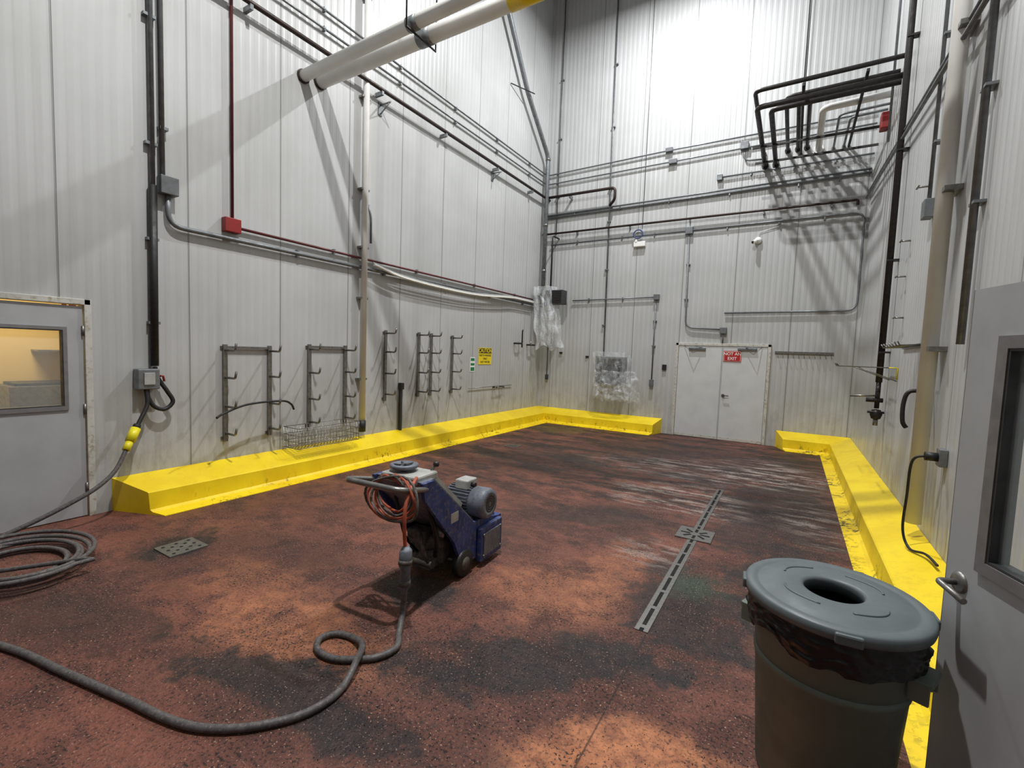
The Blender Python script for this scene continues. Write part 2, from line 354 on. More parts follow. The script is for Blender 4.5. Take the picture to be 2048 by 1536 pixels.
b.tube(catmull([(.28,-9.47,.68),(.34,-9.58,.50),(.38,-9.74,.37),(.38,-9.95,.26),(.36,-10.2,.15),(.32,-10.5,.05),(.22,-10.8,.022),(.2,-11.4,.022)]),.020,'cable')
b.obj()
b=B('white_downpipe'); b.tube([(.09,-6.27,H-.01),(.09,-6.27,.62)],.048,'pvc',14)
b.tube([(.09,-6.27,.62),(.09,-6.27,.44)],.058,'rub',14).tube([(.06,-6.18,4.1),(.06,-6.12,3.9),(.06,-6.12,3.5)],.018,'cond',8,.05)
for z in (1.3,2.6,3.4,4.3,5.7,7.2): b.box((.001,-6.35,z-.015),(.10,-6.19,z+.015),'steel')
b.obj()
b=B('insulated_overhead_pipe'); b.tube([(.001,-7.31,5.51),(W-.001,-7.31,5.66)],.074,'pvc',24); b.tube([(1.98,-7.31,5.552),(2.13,-7.31,5.555)],.080,'galv',24); b.tube([(.002,-7.31,5.51),(.03,-7.31,5.51)],.09,'brn',24)
b.obj()
b=B('insulated_overhead_pipe'); b.tube([(.001,-7.04,5.57),(W-.001,-7.04,5.57)],.092,'pvc',24); b.tube([(1.90,-7.04,5.57),(2.10,-7.04,5.57)],.098,'galv',24); b.tube([(3.2,-7.04,5.57),(3.6,-7.04,5.57)],.098,'yel',24); b.tube([(.002,-7.04,5.57),(.03,-7.04,5.57)],.105,'brn',24)
b.obj()
b=B('pipe_hanger'); b.tube([(2.05,-7.42,5.46),(2.05,-6.93,5.46)],.012,'blk').tube([(2.05,-7.42,5.45),(2.05,-7.42,H)],.009,'blk').tube([(2.05,-6.92,5.45),(2.05,-6.92,H)],.009,'blk'); b.obj()
run('dark_iron_pipe',[(.13,-12,5.93),(.13,-.001,5.95)],.032,'brn',0,[],[((.001,y-.02,5.85),(.16,y+.02,5.91)) for y in (-8.1,-6,-4.4,-2.6,-1)])
run('electrical_conduit',[(.05,-12,6.53),(.05,-.05,6.60),(3.2,-.05,6.67),(W-.01,-.05,6.67)],.017,'cond',.1,[((3.24,-.05,6.68),(.16,.09,.09),'cond')],[clL(y,6.57,.06,False,.03) for y in (-7,-5.5,-4,-2.5,-1)])
run('electrical_conduit',[(.05,-12,6.26),(.05,-.05,6.36),(3.3,-.05,6.40),(W-.01,-.05,6.45)],.017,'cond',.1,[((3.34,-.05,6.4),(.18,.09,.10),'cond'),((4.84,-.06,6.47),(.16,.1,.16),'cond')],[clL(y,6.31,.06,False,.03) for y in (-7,-5.5,-4,-2.5,-1)])
b=B('galvanized_downpipe'); b.tube([(.16,-2.5,H-.01),(.16,-2.5,9.45),(.16,-1.45,8.08),(.16,-.26,7.0),(.16,-.26,3.25)],.055,'galv',14,.15)
b.tube([(.16,-2.5,9.5),(.16,-2.5,9.3)],.07,'pvc',14)
for z in (6.9,5.2,4.0): b.tube([(.16,-.26,z),(.16,-.26,z+.06)],.066,'steel',14)
b.tube([(.02,-2.0,8.05),(.3,-1.35,8.05)],.012,'blk')
b.obj()
for y,z in ((-5.92,5.70),(-2.62,5.74)):
    b=B('pipe_bracket'); b.box((.001,y-.04,z-.1),(.02,y+.04,z+.1),'galv').tube([(.02,y,z+.06),(.25,y,z+.06)],.014,'galv').tube([(.02,y,z-.08),(.22,y,z+.05)],.010,'galv').obj()
def rack(rails,z0,z1,levels,name='hook_rack',bars=True):
    b=B(name)
    for y in rails:
        b.box((.012,y-.024,z0),(.045,y+.024,z1),'steel')
        b.box((.001,y-.045,z1-.06),(.012,y+.045,z1-.02),'steel').box((.001,y-.045,z0+.02),(.012,y+.045,z0+.06),'steel')
        for z in levels:
            b.tube([(.045,y,z),(.26,y,z),(.285,y,z+.085)],.0145,'steel',8,.03)
    if bars and len(rails)>1:
        b.box((.016,min(rails),z1-.05),(.04,max(rails),z1-.02),'steel')
    return b.obj()
rack([-8.37,-7.80],.58,1.79,[1.72,1.38,1.02,.68])
rack([-7.20,-6.57],.60,1.83,[1.76,1.42,1.04,.70])
rack([-5.73],.90,2.12,[2.07,1.75,1.38,1.02])
rack([-4.90,-4.55],.92,2.13,[2.08,1.75,1.38,1.02],bars=False)
rack([-3.90],.93,2.12,[2.07,1.75,1.38,1.02])
b=B('wire_basket')
x0,x1,y0,y1,z0,z1=.07,.40,-7.62,-6.60,.40,.68
for z in (z0,z0+.09,z0+.18,z1): b.tube([(x0,y0,z),(x1,y0,z),(x1,y1,z),(x0,y1,z)],.005,'steel',6,0,True)
for i in range(21):
    y=y0+(y1-y0)*i/20; b.tube([(x0,y,z1),(x0,y,z0),(x1,y,z0),(x1,y,z1)],.0035,'steel',5)
for i in range(7):
    x=x0+(x1-x0)*i/6; b.tube([(x,y0,z1),(x,y0,z0),(x,y1,z0),(x,y1,z1)],.0035,'steel',5)
b.obj()
B('pry_bar').tube(catmull([(.33,-8.62,.93),(.27,-8.5,.97),(.24,-8.2,1.05),(.22,-7.75,1.06),(.23,-7.62,1.01),(.24,-7.58,.93)]),.014,'rub',8).obj()
B('hose_post').box((.005,-5.375,.34),(.05,-5.325,1.16),'dgrey').box((.001,-5.39,1.08),(.08,-5.31,1.20),'blk',bev=.01).obj()
b=B('hose_valve'); b.tube([(.001,-1.4,2.05),(.12,-1.4,2.05),(.12,-1.2,2.05)],.022,'blk',8,.03).tube([(.12,-1.2,1.95),(.12,-1.2,2.35),(.16,-1.25,2.4)],.018,'blk').obj()
b=B('hose_valve'); b.tube([(.001,-.75,2.03),(.15,-.75,2.03),(.15,-.6,2.03)],.022,'blk',8,.03).tube([(.15,-.8,2.03),(.15,-.8,2.12)],.014,'steel').obj()
b=B('cold_water_tap'); b.tube([(.001,-2.3,.98),(.12,-2.3,.98)],.018,'blk').tube([(.001,-2.0,.98),(.12,-2.0,.98)],.018,'blk').tube([(.1,-2.36,.98),(.1,-1.94,.98)],.010,'steel').tube([(.03,-3.3,1.0),(.03,-1.5,1.0)],.008,'steel').obj()
# ---------------------------------------------------------------- corner unit & plastic wraps
def sheet(name,path,zt,zb,seed,amp=.06,nx=60,nz=40,flare=.1,shift=0.,rag=.16,fold=0.,mat='plas'):
    random.seed(seed); b=B(name)
    L=[Vector(p) for p in path]
    ds=[0]
    for i in range(1,len(L)): ds.append(ds[-1]+(L[i]-L[i-1]).length)
    rows=[]
    ctr=sum(L,Vector((0,0)))/len(L)
    for k in range(nz+1):
        v=k/nz; row=[]
        for i in range(nx+1):
            u=i/nx*ds[-1]; j=0
            while j<len(L)-2 and ds[j+1]<u: j+=1
            p=L[j].lerp(L[j+1],(u-ds[j])/max(ds[j+1]-ds[j],1e-6))
            n=mnoise.noise(Vector((u*7+seed*9,v*1.5,seed)))
            n2=mnoise.noise(Vector((u*17+seed*3,v*6,seed+4))); n3=mnoise.noise(Vector((u*5+2,v*5,seed+7)))
            out=Vector((n3*fold,-1.*(n*amp*(0.3+v)+n2*.018+abs(n3)*fold)))
            zz=zt+(zb-zt)*v+ (mnoise.noise(Vector((u*5,seed,9)))*rag*v)+n3*fold*.5
            q=ctr+(p-ctr)*(1+flare*v)+out+Vector((shift*v,0))
            row.append(b.bm.verts.new((max(.012,q.x),min(-.012,q.y),zz)))
        rows.append(row)
    fs=[]
    for k in range(nz):
        for i in range(nx): fs.append(b.bm.faces.new([rows[k][i],rows[k][i+1],rows[k+1][i+1],rows[k+1][i]]))
    b._tag(fs,mat,True); return b
b=B('unit_heater'); b.box((.26,-.62,3.10),(.92,-.34,3.46),'dgrey',bev=.015).box((.001,-.5,3.25),(.26,-.4,3.35),'blk')
for i in range(7): b.box((.30,-.635,3.14+i*.045),(.88,-.62,3.16+i*.045),'blk')
b.tube([(.46,-.4,3.46),(.46,-.4,4.9),(.46,-.01,4.9)],.022,'blk',8,.1)
b.tube([(.35,-.45,3.10),(.35,-.45,2.9)],.03,'blk')
h=b.obj()
sheet('plastic_drape',[(.10,-.36),(.08,-.66),(.56,-.70),(.66,-.40)],3.56,1.98,3,.10,70,50,.12,.20,.2,.05,'plas2').obj(parent=h)
b=B('electrical_control_panel'); b.box((1.76,-.28,1.10),(2.50,-.001,1.80),'galv',bev=.01).box((1.81,-.29,1.15),(2.45,-.28,1.75),'dgrey',bev=.004).box((2.38,-.31,1.4),(2.42,-.29,1.55),'blk'); h=b.obj()
sheet('plastic_drape',[(1.70,-.01),(1.70,-.36),(2.52,-.38),(2.60,-.05)],1.92,.80,7,.07,110,80,.04,.14,.26,.05).obj(parent=h)
sheet('plastic_drape',[(1.80,-.40),(2.3,-.46),(2.80,-.16)],1.45,.70,11,.10,80,50,.05,.08,.3,.08,'plas3').obj(parent=h)
run('hanging_cord',[(.28,-.06,2.1),(.28,-.06,1.25)],.012,'blk',0,[((.28,-.06,1.18),(.07,.07,.14),'dgrey')],[((.25,-.06,1.98),(.31,-.001,2.02))])
# ---------------------------------------------------------------- back wall conduits
def clB(x,z,v=True,dy=.06):
    w=.045; return ((x-(w if v else .012),-dy,z-(.012 if v else w)),(x+(w if v else .012),-.001,z+(.012 if v else w)))
run('electrical_conduit',[(1.80,-.04,H-.01),(1.88,-.04,1.82)],.018,'cond',0,[],[clB(1.84,z) for z in (2.6,4,5.2,6,7.5,9)])
run('electrical_conduit',[(.38,-.04,H-.01),(.38,-.04,5.0)],.014,'cond',0,[],[clB(.38,z) for z in (6,7.5,9)])
run('electrical_conduit',[(2.70,-.03,H-.01),(2.70,-.03,5.0)],.008,'cond',0)
run('electrical_conduit',[(.95,-.05,3.24),(3.13,-.05,3.27)],.016,'cond',0,[((3.14,-.05,3.27),(.13,.09,.13),'cond')],[clB(x,3.25,False) for x in (1.4,2.3)])
run('electrical_conduit',[(3.13,-.05,3.20),(3.13,-.05,1.28)],.016,'cond',0,[((3.13,-.05,1.2),(.09,.09,.16),'cond')],[clB(3.13,z) for z in (2.7,2.1)])
run('electrical_conduit',[(.25,-.05,4.74),(7.05,-.05,4.80),(7.05,-.05,2.89),(4.66,-.05,2.87)],.019,'cond',.2,[((3.80,-.05,4.77),(.16,.09,.16),'cond')],[clB(x,4.76,False) for x in (1,2.2,3,4.6,5.6,6.4)])
run('electrical_conduit',[(3.80,-.05,4.7),(3.84,-.05,2.55),(4.62,-.05,2.50)],.018,'cond',.18,[((4.66,-.05,2.48),(.14,.09,.14),'cond')],[clB(3.82,z) for z in (4,3.2)])
run('electrical_conduit',[(4.66,-.05,2.40),(4.66,-.05,2.2)],.014,'cond',0)
run('dark_iron_pipe',[(.01,-.10,5.03),(6.92,-.10,5.03),(6.92,-.10,4.93)],.026,'brn',.04,[],[clB(x,5.0,False,.1) for x in (1,2.4,3.8,5.3,6.5)])
run('dark_iron_pipe',[(.22,-.22,5.95),(2.03,-.22,5.95),(2.03,-.22,5.66),(1.85,-.05,5.6)],.036,'brn',.1,[],[clB(.8,5.92,False,.22)])
run('electrical_conduit',[(.05,-.05,5.46),(7.1,-.05,5.54)],.020,'cond',0,[],[clB(x,5.5,False) for x in (.9,2.1,3.3,4.6,5.9,6.6)])
run('electrical_conduit',[(.05,-.05,5.53),(7.1,-.05,5.61)],.020,'cond',0)
run('electrical_conduit',[(4.38,-.05,5.87),(W-.01,-.05,5.89)],.019,'cond',0,[((4.38,-.05,5.87),(.11,.09,.13),'cond')],[clB(x,5.87,False) for x in (5,5.8,6.5)])
run('electrical_conduit',[(4.84,-.05,6.4),(4.86,-.05,6.15),(5.2,-.05,6.12)],.018,'cond',.1)
b=B('security_camera'); b.lathe([(.001,0),(.07,0),(.075,-.03),(.05,-.07),(.001,-.09)],(5.23,-.005,4.42),'sigwh',20,'Y').cyl((5.2,-.08,4.40),(5.14,-.18,4.36),.04,'sigwh').cyl((5.14,-.18,4.36),(5.13,-.19,4.355),.025,'blk').tube([(5.23,-.02,4.5),(5.25,-.02,4.6),(5.6,-.02,4.68)],.006,'sigwh',6).obj()
b=B('blue_cable_loop'); b.tube([(2.62+.11*math.cos(t/20*6.283),-.09,4.80+.10*math.sin(t/20*6.283)) for t in range(20)],.015,'blue',8,0,True).obj()
B('emergency_lamp').box((2.52,-.09,4.50),(2.80,-.001,4.62),'sigwh',bev=.01).cyl((2.58,-.1,4.64),(2.58,-.05,4.64),.03,'sigwh').obj()
b=B('coat_hook_rail'); b.box((5.70,-.03,2.00),(6.74,-.001,2.05),'steel')
for i in range(11):
    x=5.75+i*.094; b.tube([(x,-.03,2.02),(x,-.09,1.99),(x,-.10,2.03)],.007,'steel',6)
b.obj()
B('thermostat').box((3.36,-.05,1.53),(3.46,-.001,1.66),'blk',bev=.008).obj()
B('electrical_outlet').box((.62,-.03,1.83),(.70,-.001,1.88),'blk').obj()
B('electrical_outlet').box((1.38,-.03,1.75),(1.46,-.001,1.80),'blk').obj()
# ---------------------------------------------------------------- pipe rack upper right
b=B('pipe_rack')
for x,y,z,r,m in ((5.22,-2.72,6.22,.034,'blk'),(5.26,-2.66,5.98,.042,'blk'),(5.46,-2.48,5.98,.042,'blk'),(5.66,-2.30,6.22,.034,'blk'),(5.84,-2.14,6.22,.034,'blk'),(6.00,-1.98,6.22,.034,'blk'),(6.20,-1.78,6.15,.055,'pvc'),(6.45,-1.5,6.12,.02,'cond'),(6.62,-1.3,6.12,.02,'cond')):
    b.tube([(x,-.001,z),(x,y,z),(W-.001,y,z+.02)],r,m,12,.12)
    b.tube([(x,-.001,z),(x,-.05,z)],r*1.6,m,12)
for y in (-1.2,-.4): b.box((5.1,y-.02,5.90),(W-.001,y+.02,5.935),'blk')
for x in (5.9,6.7): b.box((x-.02,-2.8,6.10),(x+.02,-.001,6.14),'blk')
b.tube([(5.9,-1.2,5.92),(5.9,-1.2,H)],.008,'blk',6).tube([(5.9,-2.6,6.12),(5.9,-2.6,H)],.008,'blk',6)
b.obj()
B('fire_alarm_horn').box((7.02,-1.62,5.72),(W-.001,-1.42,5.98),'red',bev=.015).obj()
# ---------------------------------------------------------------- right wall
x=W-.09
b=B('black_valve_pipe'); b.tube([(x,-3.62,H-.01),(x,-3.62,1.6)],.038,'blk',12).tube([(x,-3.62,1.62),(x,-3.62,1.25)],.028,'blk',12)
b.tube([(x,-3.62,1.42),(x-.3,-3.62,1.40)],.014,'steel').tube([(x-.12,-3.62,1.36),(x+.06,-3.62,1.36)],.03,'blk')
b.lathe([(.001,-.07),(.05,-.06),(.07,0),(.05,.06),(.001,.07)],(x,-3.62,1.17),'blk',18).tube([(x,-3.62,1.12),(x,-3.62,1.02)],.028,'steel').tube([(x-.1,-3.66,1.2),(x+.08,-3.66,1.2)],.016,'blk')
for z in (2,3.2,4.6,6,7.4): b.box((x-.03,-3.67,z-.012),(W-.001,-3.57,z+.012),'blk')
b.obj()
b=B('white_downpipe'); b.tube([(x,-6.15,H-.01),(x,-6.15,.45)],.06,'pvc',18)
for z in (1.98,3.3,4.6): b.box((x-.03,-6.28,z-.02),(W-.001,-6.04,z+.02),'steel')
b.obj()
b=B('hose_hook'); b.tube(catmull([(W-.02,-5.98,1.60),(W-.16,-5.98,1.60),(W-.2,-5.98,1.50),(W-.2,-6.0,1.33),(W-.17,-6.0,1.27)]),.018,'blk',8).obj()
b=B('power_cord'); b.box((W-.05,-6.60,1.04),(W-.001,-6.48,1.18),'galv',bev=.006).tube([(W-.05,-6.54,1.11),(W-.13,-6.54,1.11)],.035,'rub',12)
b.tube(catmull([(W-.13,-6.54,1.11),(W-.2,-6.52,1.05),(W-.2,-6.45,.75),(W-.2,-6.42,.45),(W-.16,-6.5,.32),(W-.1,-6.7,.36),(W-.08,-6.95,.37)]),.010,'rub',8).obj()
run('electrical_conduit',[(W-.05,-5.35,H-.01),(W-.05,-5.35,3.45)],.017,'cond',0,[((W-.05,-5.33,3.38),(.08,.14,.18),'cond')],[((W-.06,-5.40,z),(W-.001,-5.30,z+.02)) for z in (4,5)])
run('electrical_conduit',[(W-.05,-6.82,H-.01),(W-.05,-6.82,2.0)],.025,'cond',0,[],[((W-.07,-6.88,z),(W-.001,-6.76,z+.02)) for z in (3.0,3.8)])
run('electrical_conduit',[(W-.08,-.1,5.05),(W-.08,-8.5,4.3)],.02,'cond',0)
run('electrical_conduit',[(W-.06,-.1,5.15),(W-.06,-8.5,4.42)],.016,'cond',0)
run('electrical_conduit',[(W-.05,-2.1,H-.01),(W-.05,-2.1,5.3)],.018,'cond',0)
for y,z in ((-4.3,3.3),(-5.0,3.7),(-4.2,2.9),(-4.3,2.4)):
    B('pipe_clamp').tube([(W-.001,y,z),(W-.10,y,z)],.010,'steel',8).tube([(W-.09,y-.05,z),(W-.09,y+.05,z)],.010,'steel',8).obj()
b=B('wire_shelf')
for i in range(11):
    y=-4.25+i*.05; b.tube([(W-.002,y,1.80),(W-.58,y,1.80),(W-.60,y,1.84)],.006,'steel',6)
for xx in (.05,.16,.27,.38,.49,.58): b.tube([(W-xx,-4.27,1.80),(W-xx,-3.75,1.80)],.007,'steel',6)
for y in (-4.25,-3.77): b.tube([(W-.002,y,1.64),(W-.4,y,1.80)],.006,'steel',6)
b.tube([(W-.01,-4.28,1.66),(W-.01,-4.28,1.8),(W-.09,-4.28,1.8)],.008,'ygl',6)
b.obj()
b=B('hook_rail'); b.box((W-.02,-5.6,2.02),(W-.001,-4.5,2.06),'steel')
for i in range(7):
    y=-5.55+i*.165; b.tube([(W-.02,y,2.04),(W-.2,y,2.03),(W-.22,y,2.07)],.008,'steel',6)
b.obj()
# ---------------------------------------------------------------- open door near right
e=bpy.data.objects.new('door_3',None); bpy.context.collection.objects.link(e)
e.location=(6.63,-8.94,0); ang=math.atan2(-.94,.33); e.rotation_euler=(0,0,ang)
b=B('leaf'); hollow(b,'y',0,.95,.012,2.13,.20,.78,1.12,1.90,0,.045,'door')
b.obj(parent=e)
b=B('window_frame'); hollow(b,'y',.155,.825,1.075,1.945,.20,.78,1.12,1.90,-.014,.059,'wframe'); hollow(b,'y',.192,.788,1.112,1.908,.21,.77,1.13,1.89,-.010,.055,'dgrey'); b.obj(parent=e)
B('window_pane').box((.19,.02,1.11),(.79,.026,1.91),'glass').obj(parent=e)
b=B('edge_strip'); b.box((-.004,0,.012),(-.0005,.045,2.13),'wframe').box((-.006,.008,.90),(-.003,.037,1.06),'steel'); b.obj(parent=e)
b=B('lever_handle')
for sgn,y in ((-1,0),(1,.045)):
    b.lathe([(.001,sgn*.016),(.03,sgn*.014),(.042,sgn*.004),(.042,0)],(.075,y,.99),'steel',28,'Y').tube([(.075,y+sgn*.01,.99),(.075,y+sgn*.075,.99),(.215,y+sgn*.075,.975)],.012,'steel',12,.02)
b.obj(parent=e)
b=B('hinge_post'); b.box((.955,-.01,0),(1.02,.06,2.2),'frame'); b.obj(parent=e)
# ---------------------------------------------------------------- floor drains
b=B('floor_drain'); cx,cy=1.55,-9.52
b.box((cx-.15,cy-.15,.0005),(cx+.15,cy+.15,.010),'steel')
for i in range(5):
    for j in range(5):
        if (i+j)%2==0: b.cyl((cx-.10+i*.05,cy-.10+j*.05,.0102),(cx-.10+i*.05,cy-.10+j*.05,.0112),.014,'hole',10)
b.obj()
b=B('floor_drain'); b.box((1.36,-3.9,.0005),(1.62,-3.66,.008),'steel')
for i in range(5): b.box((1.39+i*.045,-3.87,.0082),(1.41+i*.045,-3.69,.009),'hole')
b.obj()
b=B('trench_drain'); tx=5.295
b.box((tx-.045,-8.42,.0005),(tx-.014,-4.43,.006),'steel').box((tx+.014,-8.42,.0005),(tx+.045,-4.43,.006),'steel').box((tx-.015,-8.42,.0003),(tx+.015,-4.43,.002),'hole')
for i in range(15):
    y=-8.36+i*.28
    b.box((tx-.015,y-.02,.0005),(tx+.015,y+.02,.0055),'steel')
b.box((tx-.17,-6.58,.0005),(tx+.17,-6.24,.012),'steel')
for k in range(8):
    a_=k*math.pi/4
    mat=Matrix.Translation((tx,-6.41,0))@Matrix.Rotation(a_,4,'Z')
    b.box((.05,-.014,.0121),(.14,.014,.0135),'hole',mat)
b.obj()
# loose grit left by the grinding
random.seed(12)
b=B('floor_grit'); zones=[((4.6,-9.4),(1.1,.5),1800),((5.6,-8.6),(.6,.9),900),((3.9,-9.9),(1.4,.5),1200),((5.6,-6.5),(.8,1.6),500),((3.7,-8.8),(.8,.6),900)]
for (cx,cy),(rx,ry),n in zones:
    for i in range(n):
        px=random.gauss(cx,rx*.55); py=random.gauss(cy,ry*.55); r_=random.uniform(.0015,.0050)
        if px>6.55 or px<.7: continue
        if mnoise.noise(Vector((px*1.6,py*1.6,3)))<-.12: continue
        a0=random.uniform(0,6.28)
        vs=[b.bm.verts.new((px+r_*math.cos(a0+k*2.09),py+r_*math.sin(a0+k*2.09),.0002)) for k in range(3)]+[b.bm.verts.new((px,py,r_*1.1))]
        m='chipd' if random.random()<.65 else 'chipl'
        b._tag([b.bm.faces.new([vs[0],vs[1],vs[3]]),b.bm.faces.new([vs[1],vs[2],vs[3]]),b.bm.faces.new([vs[2],vs[0],vs[3]])],m)
b.obj(recalc=False)
# ---------------------------------------------------------------- scarifier machine (local: +y forward)
e=bpy.data.objects.new('floor_scarifier',None); bpy.context.collection.objects.link(e)
e.location=(3.63,-8.43,0); e.rotation_euler=(0,0,math.radians(3.5)); e.scale=(1,1,.95)
def part(name): return B(name)
b=part('side_frame')
for xx in (-.24,.21):
    out=[(xx,-.10,.10),(xx,.46,.07),(xx,.46,.36),(xx,.22,.42),(xx,.06,.42),(xx,-.50,.93),(xx,-.62,.93),(xx,-.60,.80),(xx,-.22,.34)]
    b.prism(out,'blue',(.03,0,0))
b.box((.241,-.28,.52),(.243,-.18,.60),'lgrey')
b.obj(parent=e)
b=part('drum_housing'); b.box((-.21,.08,.07),(.21,.46,.40),'blue',bev=.015).box((.245,.10,.05),(.29,.46,.36),'blue',bev=.012).box((.29,.14,.09),(.297,.42,.30),'mgrey',bev=.004)
for p in ((.14,.1),(.42,.1),(.14,.29),(.42,.29)): b.cyl((.29,p[0],p[1]),(.302,p[0],p[1]),.012,'steel',10)
b.prism([(.24,.46,.36),(.24,.52,.36),(.24,.52,.10),(.24,.46,.10)],'blue',(-.45,0,0))
b.obj(parent=e)
b=part('column_cover')
b.prism([(-.21,.10,.42),(-.21,-.46,.93),(-.21,-.60,.93),(-.21,-.56,.80),(-.21,-.15,.40)],'mgrey',(.42,0,0))
b.prism([(-.10,.02,.52),(-.10,-.38,.88),(-.10,-.34,.93),(-.10,.06,.57)],'lgrey',(.22,0,0))
b.obj(parent=e)
b=part('wheels')
for xx in (-.25,.19):
    b.lathe([(.001,0),(.05,0),(.055,.008),(.085,.008),(.105,.0),(.115,.01),(.115,.06),(.105,.07),(.001,.07)],(xx,-.08,.115),'rub',28,'X')
    b.lathe([(.001,.072),(.055,.072),(.055,.062)],(xx,-.08,.115),'mdirty',20,'X')
for xx in (-.2,.15): b.lathe([(.001,0),(.06,0),(.07,.01),(.07,.045),(.06,.05),(.001,.05)],(xx,.40,.07),'rub',24,'X')
b.cyl((-.22,-.08,.115),(.22,-.08,.115),.02,'steel')
b.obj(parent=e)
b=part('lower_mechanism')
b.box((-.18,-.20,.10),(.10,.08,.32),'mdirty',bev=.03).cyl((-.05,-.26,.28),(.12,-.22,.34),.06,'mdirty').cyl((.0,-.30,.2),(.0,-.1,.2),.05,'mdirty').tube([(.15,-.45,.72),(.17,-.35,.4),(.1,-.28,.22)],.018,'rub',8,.1).cyl((.14,-.3,.40),(.14,-.26,.46),.045,'steel').box((-.15,-.33,.30),(.02,-.2,.42),'mdirty',bev=.02)
b.box((-.12,-.30,.08),(.06,-.16,.20),'mdirty',bev=.02).cyl((-.14,-.28,.14),(.08,-.28,.14),.035,'steel').tube([(-.02,-.33,.42),(.06,-.38,.3),(.05,-.30,.16)],.015,'mdirty',8,.06)
b.tube([(-.12,-.5,.75),(-.14,-.36,.35),(-.1,-.25,.2)],.012,'rub',8,.1)
b.obj(parent=e)
b=part('electric_motor'); mc=(-.12,.22,.55)
b.lathe([(.001,0),(.10,0),(.12,.02),(.12,.26),(.135,.265),(.138,.38),(.126,.41),(.08,.42),(.078,.415),(.001,.415)],mc,'mgrey',36,'X')
for k in range(28):
    a_=k*2*math.pi/28; mat=Matrix.Translation(mc)@Matrix.Rotation(a_,4,'X'); b.box((.03,-.003,.115),(.255,.003,.135),'mgrey',mat)
for rr in (.025,.045,.065): b.lathe([(rr,.417),(rr+.008,.4175)],mc,'blk',30,'X')
b.box((-.02,.14,.66),(.11,.30,.745),'lgrey',bev=.012).box((-.16,.12,.39),(.16,.32,.44),'mgrey').cyl((.11,.21,.70),(.15,.21,.70),.02,'blk')
b.obj(parent=e)
b=part('console'); b.box((-.16,-.62,.90),(.17,-.36,.965),'lgrey',Matrix.Identity(4),.015)
b.lathe([(.001,.0),(.03,0),(.03,.02),(.085,.02),(.105,.03),(.105,.05),(.085,.057),(.06,.04),(.001,.04)],(-.04,-.50,.965),'mgrey',36)
for k in range(5):
    a_=k*2*math.pi/5; b.tube([(-.04,-.5,1.01),(-.04+.09*math.cos(a_),-.5+.09*math.sin(a_),1.01)],.010,'dgrey',8)
b.tube([(.12,-.38,.96),(.14,-.36,1.0)],.01,'steel').lathe([(.001,-.02),(.02,-.015),(.025,0),(.02,.018),(.001,.024)],(.145,-.355,1.01),'blk',14)
b.obj(parent=e)
b=part('handle'); b.tube([(.20,-.50,.86),(.25,-.66,.90),(.25,-.88,.955),(-.25,-.88,.955),(-.25,-.66,.90),(-.20,-.50,.86)],.021,'steel',14,.09)
b.obj(parent=e)
b=part('wound_power_lead')
for i in range(6):
    w=.11+.012*i; cx=.02+.02*i; P=[]
    for t in range(24):
        a_=t/24*2*math.pi; P.append((cx+w*1.35*math.cos(a_),-.69-.02*i+.03*math.sin(a_*2+i),.84+(.13+.008*i)*math.sin(a_)+.012*math.sin(3*a_+i)))
    b.tube(P,.0095,'orange' if i%2==0 else 'mdirty',8,0,True)
b.tube(catmull([(.16,-.60,.96),(.24,-.76,.93),(.27,-.84,.84),(.28,-.86,.72),(.27,-.84,.60),(.28,-.84,.53)]),.013,'orange',8)
b.obj(parent=e)
b=part('cable_coupler'); b.tube([(.28,-.84,.56),(.28,-.84,.535),(.285,-.845,.53),(.285,-.85,.43),(.288,-.85,.42),(.29,-.855,.28),(.29,-.86,.26),(.29,-.86,.23)],[.02,.040,.042,.042,.034,.034,.02,.02],'mgrey',16)
b.tube([(.284,-.845,.47),(.285,-.85,.44)],.046,'mdirty',16).tube([(.288,-.852,.33),(.29,-.856,.29)],.038,'mdirty',16); b.obj(parent=e)
mb=Matrix.Translation(e.location)@Matrix.Rotation(math.radians(3.5),4,'Z')@Matrix.Diagonal((1,1,.95,1))
c0=mb@Vector((.29,-.86,.24))
zc=.021
pts=[c0,c0+Vector((.0,-.01,-.12)),(4.03,-9.37,.03),(4.11,-9.47,zc),(4.09,-9.59,zc),(4.0,-9.68,zc),(3.88,-9.75,zc),(3.75,-9.75,zc),(3.67,-9.68,zc),(3.70,-9.59,zc),(3.82,-9.555,zc),(3.96,-9.60,zc+.03),(4.05,-9.72,zc+.035),(4.12,-9.87,zc),(4.13,-10.02,zc),(4.08,-10.15,zc),(3.95,-10.30,zc),(3.78,-10.41,zc),(3.58,-10.47,zc),(3.3,-10.52,zc),(2.8,-10.62,zc),(2.3,-10.72,zc),(1.6,-10.95,zc),(.8,-11.3,zc)]
B('extension_cable').tube(catmull(pts,8),.0195,'cable',12).obj()
b=B('coiled_cable')
P=[]
for i in range(205):
    a_=i/34*2*math.pi+.6; rr=.24+.034*(i/34)+.035*math.sin(i*.11)
    P.append((.98+rr*1.28*math.cos(a_)+.02*math.sin(i*.07),-10.38+rr*.98*math.sin(a_),.022+.014*(i/34)))
P.append((.7,-11.1,.03)); b.tube(catmull(P,2),.017,'cable',10).obj()
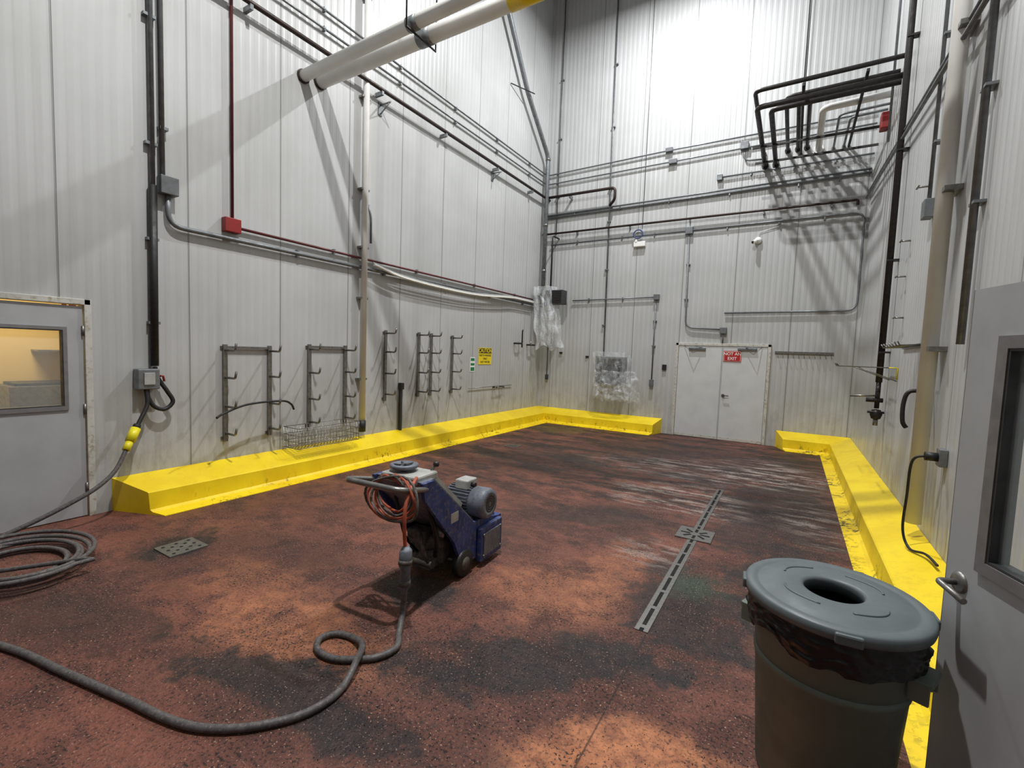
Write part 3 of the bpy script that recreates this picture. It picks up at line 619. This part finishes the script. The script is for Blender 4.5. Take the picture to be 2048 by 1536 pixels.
# ---------------------------------------------------------------- trash can
e=bpy.data.objects.new('trash_can',None); bpy.context.collection.objects.link(e); e.location=(6.255,-9.05,0)
b=B('body')
b.lathe([(.001,.0),(.235,0),(.245,.01),(.292,.74),(.304,.745),(.309,.79),(.299,.80),(.289,.795),(.235,.03),(.001,.03)],(0,0,0),'bin',64)
b.lathe([(.275,.52),(.284,.525),(.286,.55),(.278,.555)],(0,0,0),'bin',64)
b.obj(parent=e)
b=B('liner_bag'); seg=200; rows=[]
for k in range(17):
    v=k/16; row=[]
    for j in range(seg):
        a_=j/seg*2*math.pi; n=mnoise.noise(Vector((math.cos(a_)*5,math.sin(a_)*5,v*9))); n2=mnoise.noise(Vector((math.cos(a_)*14,math.sin(a_)*14,v*14)))
        rr=.314+.006*math.sin(v*3.1)+n*.012+n2*.008
        z=.812-v*.14+mnoise.noise(Vector((math.cos(a_)*2,math.sin(a_)*2,5)))*.06*v+n*.02*v
        row.append(b.bm.verts.new((rr*math.cos(a_),rr*math.sin(a_),z)))
    rows.append(row)
fs=[]
for k in range(16):
    for j in range(seg): fs.append(b.bm.faces.new([rows[k][j],rows[k][(j+1)%seg],rows[k+1][(j+1)%seg],rows[k+1][j]]))
b._tag(fs,'bag',True)
b.obj(parent=e)
b=B('side_handles')
for a_ in (math.radians(-22),math.radians(158)):
    mat=Matrix.Rotation(a_,4,'Z')
    b.box((.28,-.07,.64),(.352,.07,.665),'bin',mat,.006).box((.28,-.075,.58),(.345,-.06,.665),'bin',mat,.004).box((.28,.06,.58),(.345,.075,.665),'bin',mat,.004)
b.obj(parent=e)
b=B('lid')
b.lathe([(.322,.800),(.334,.800),(.338,.815),(.336,.838),(.328,.845),(.300,.846),(.290,.842),(.280,.842),(.262,.852),(.20,.857),(.125,.858),(.112,.854),(.108,.845),(.108,.80),(.112,.80),(.30,.815),(.322,.80)],(0,0,0),'lid',96)
for a0,a1,rr in ((200,256,.19),(20,76,.19),(285,335,.20),(110,160,.2)):
    b.tube([(rr*math.cos(math.radians(t))*(1+.1*math.sin(math.radians((t-a0)*4))),rr*math.sin(math.radians(t)),.857) for t in range(a0,a1,4)],.005,'lid',6)
for a_ in (-85,95,5,185):
    mat=Matrix.Rotation(math.radians(a_),4,'Z'); b.box((.318,-.045,.795),(.347,.045,.838),'lid',mat,.008)
b.obj(parent=e)
B('inner_liner').lathe([(.28,.76),(.22,.05),(.001,.05)],(0,0,0),'bag',40).obj(parent=e)
# ---------------------------------------------------------------- lamps
def highbay(x,y,z,power,size=.28,col=(.97,.985,1.0)):
    b=B('high_bay_lamp'); b.lathe([(.08,.30),(.10,.28),(.12,.2),(.27,.02),(.28,0),(.27,0),(.11,.19),(.001,.2)],(0,0,0),'galv',32).lathe([(.001,.03),(.24,.03)],(0,0,0),'lamp',32).tube([(0,0,.28),(0,0,H-z)],.012,'blk')
    o=b.obj(loc=(x,y,z)); arealight('lamp_light',(0,0,-.02),size,power,col,parent=o)
highbay(3.6,-2.5,10.3,600,.2,(.97,.985,1.0))
highbay(4.2,-9.0,9.9,700,.2,(1,.995,.975))
w=bpy.data.worlds.new('world'); bpy.context.scene.world=w; w.use_nodes=True; w.node_tree.nodes['Background'].inputs[0].default_value=(.05,.05,.05,1)
# ---------------------------------------------------------------- camera
yaw,pit,rol=.5431,-.0687,.0365
fw=Vector((-math.sin(yaw)*math.cos(pit),math.cos(yaw)*math.cos(pit),math.sin(pit)))
r0=Vector((math.cos(yaw),math.sin(yaw),0)); u0=r0.cross(fw)
r=r0*math.cos(rol)+u0*math.sin(rol); u=-r0*math.sin(rol)+u0*math.cos(rol)
cd=bpy.data.cameras.new('camera'); co=bpy.data.objects.new('camera',cd); bpy.context.collection.objects.link(co)
mw=Matrix.Identity(4)
for i in range(3): mw[i][0]=r[i]; mw[i][1]=u[i]; mw[i][2]=-fw[i]; mw[i][3]=(6.04,-11.43,1.823)[i]
co.matrix_world=mw; cd.sensor_width=36; cd.lens=924.4*36/2048; cd.clip_start=.05
bpy.context.scene.camera=co
vs=bpy.context.scene.view_settings; vs.view_transform='Standard'; vs.exposure=-.08
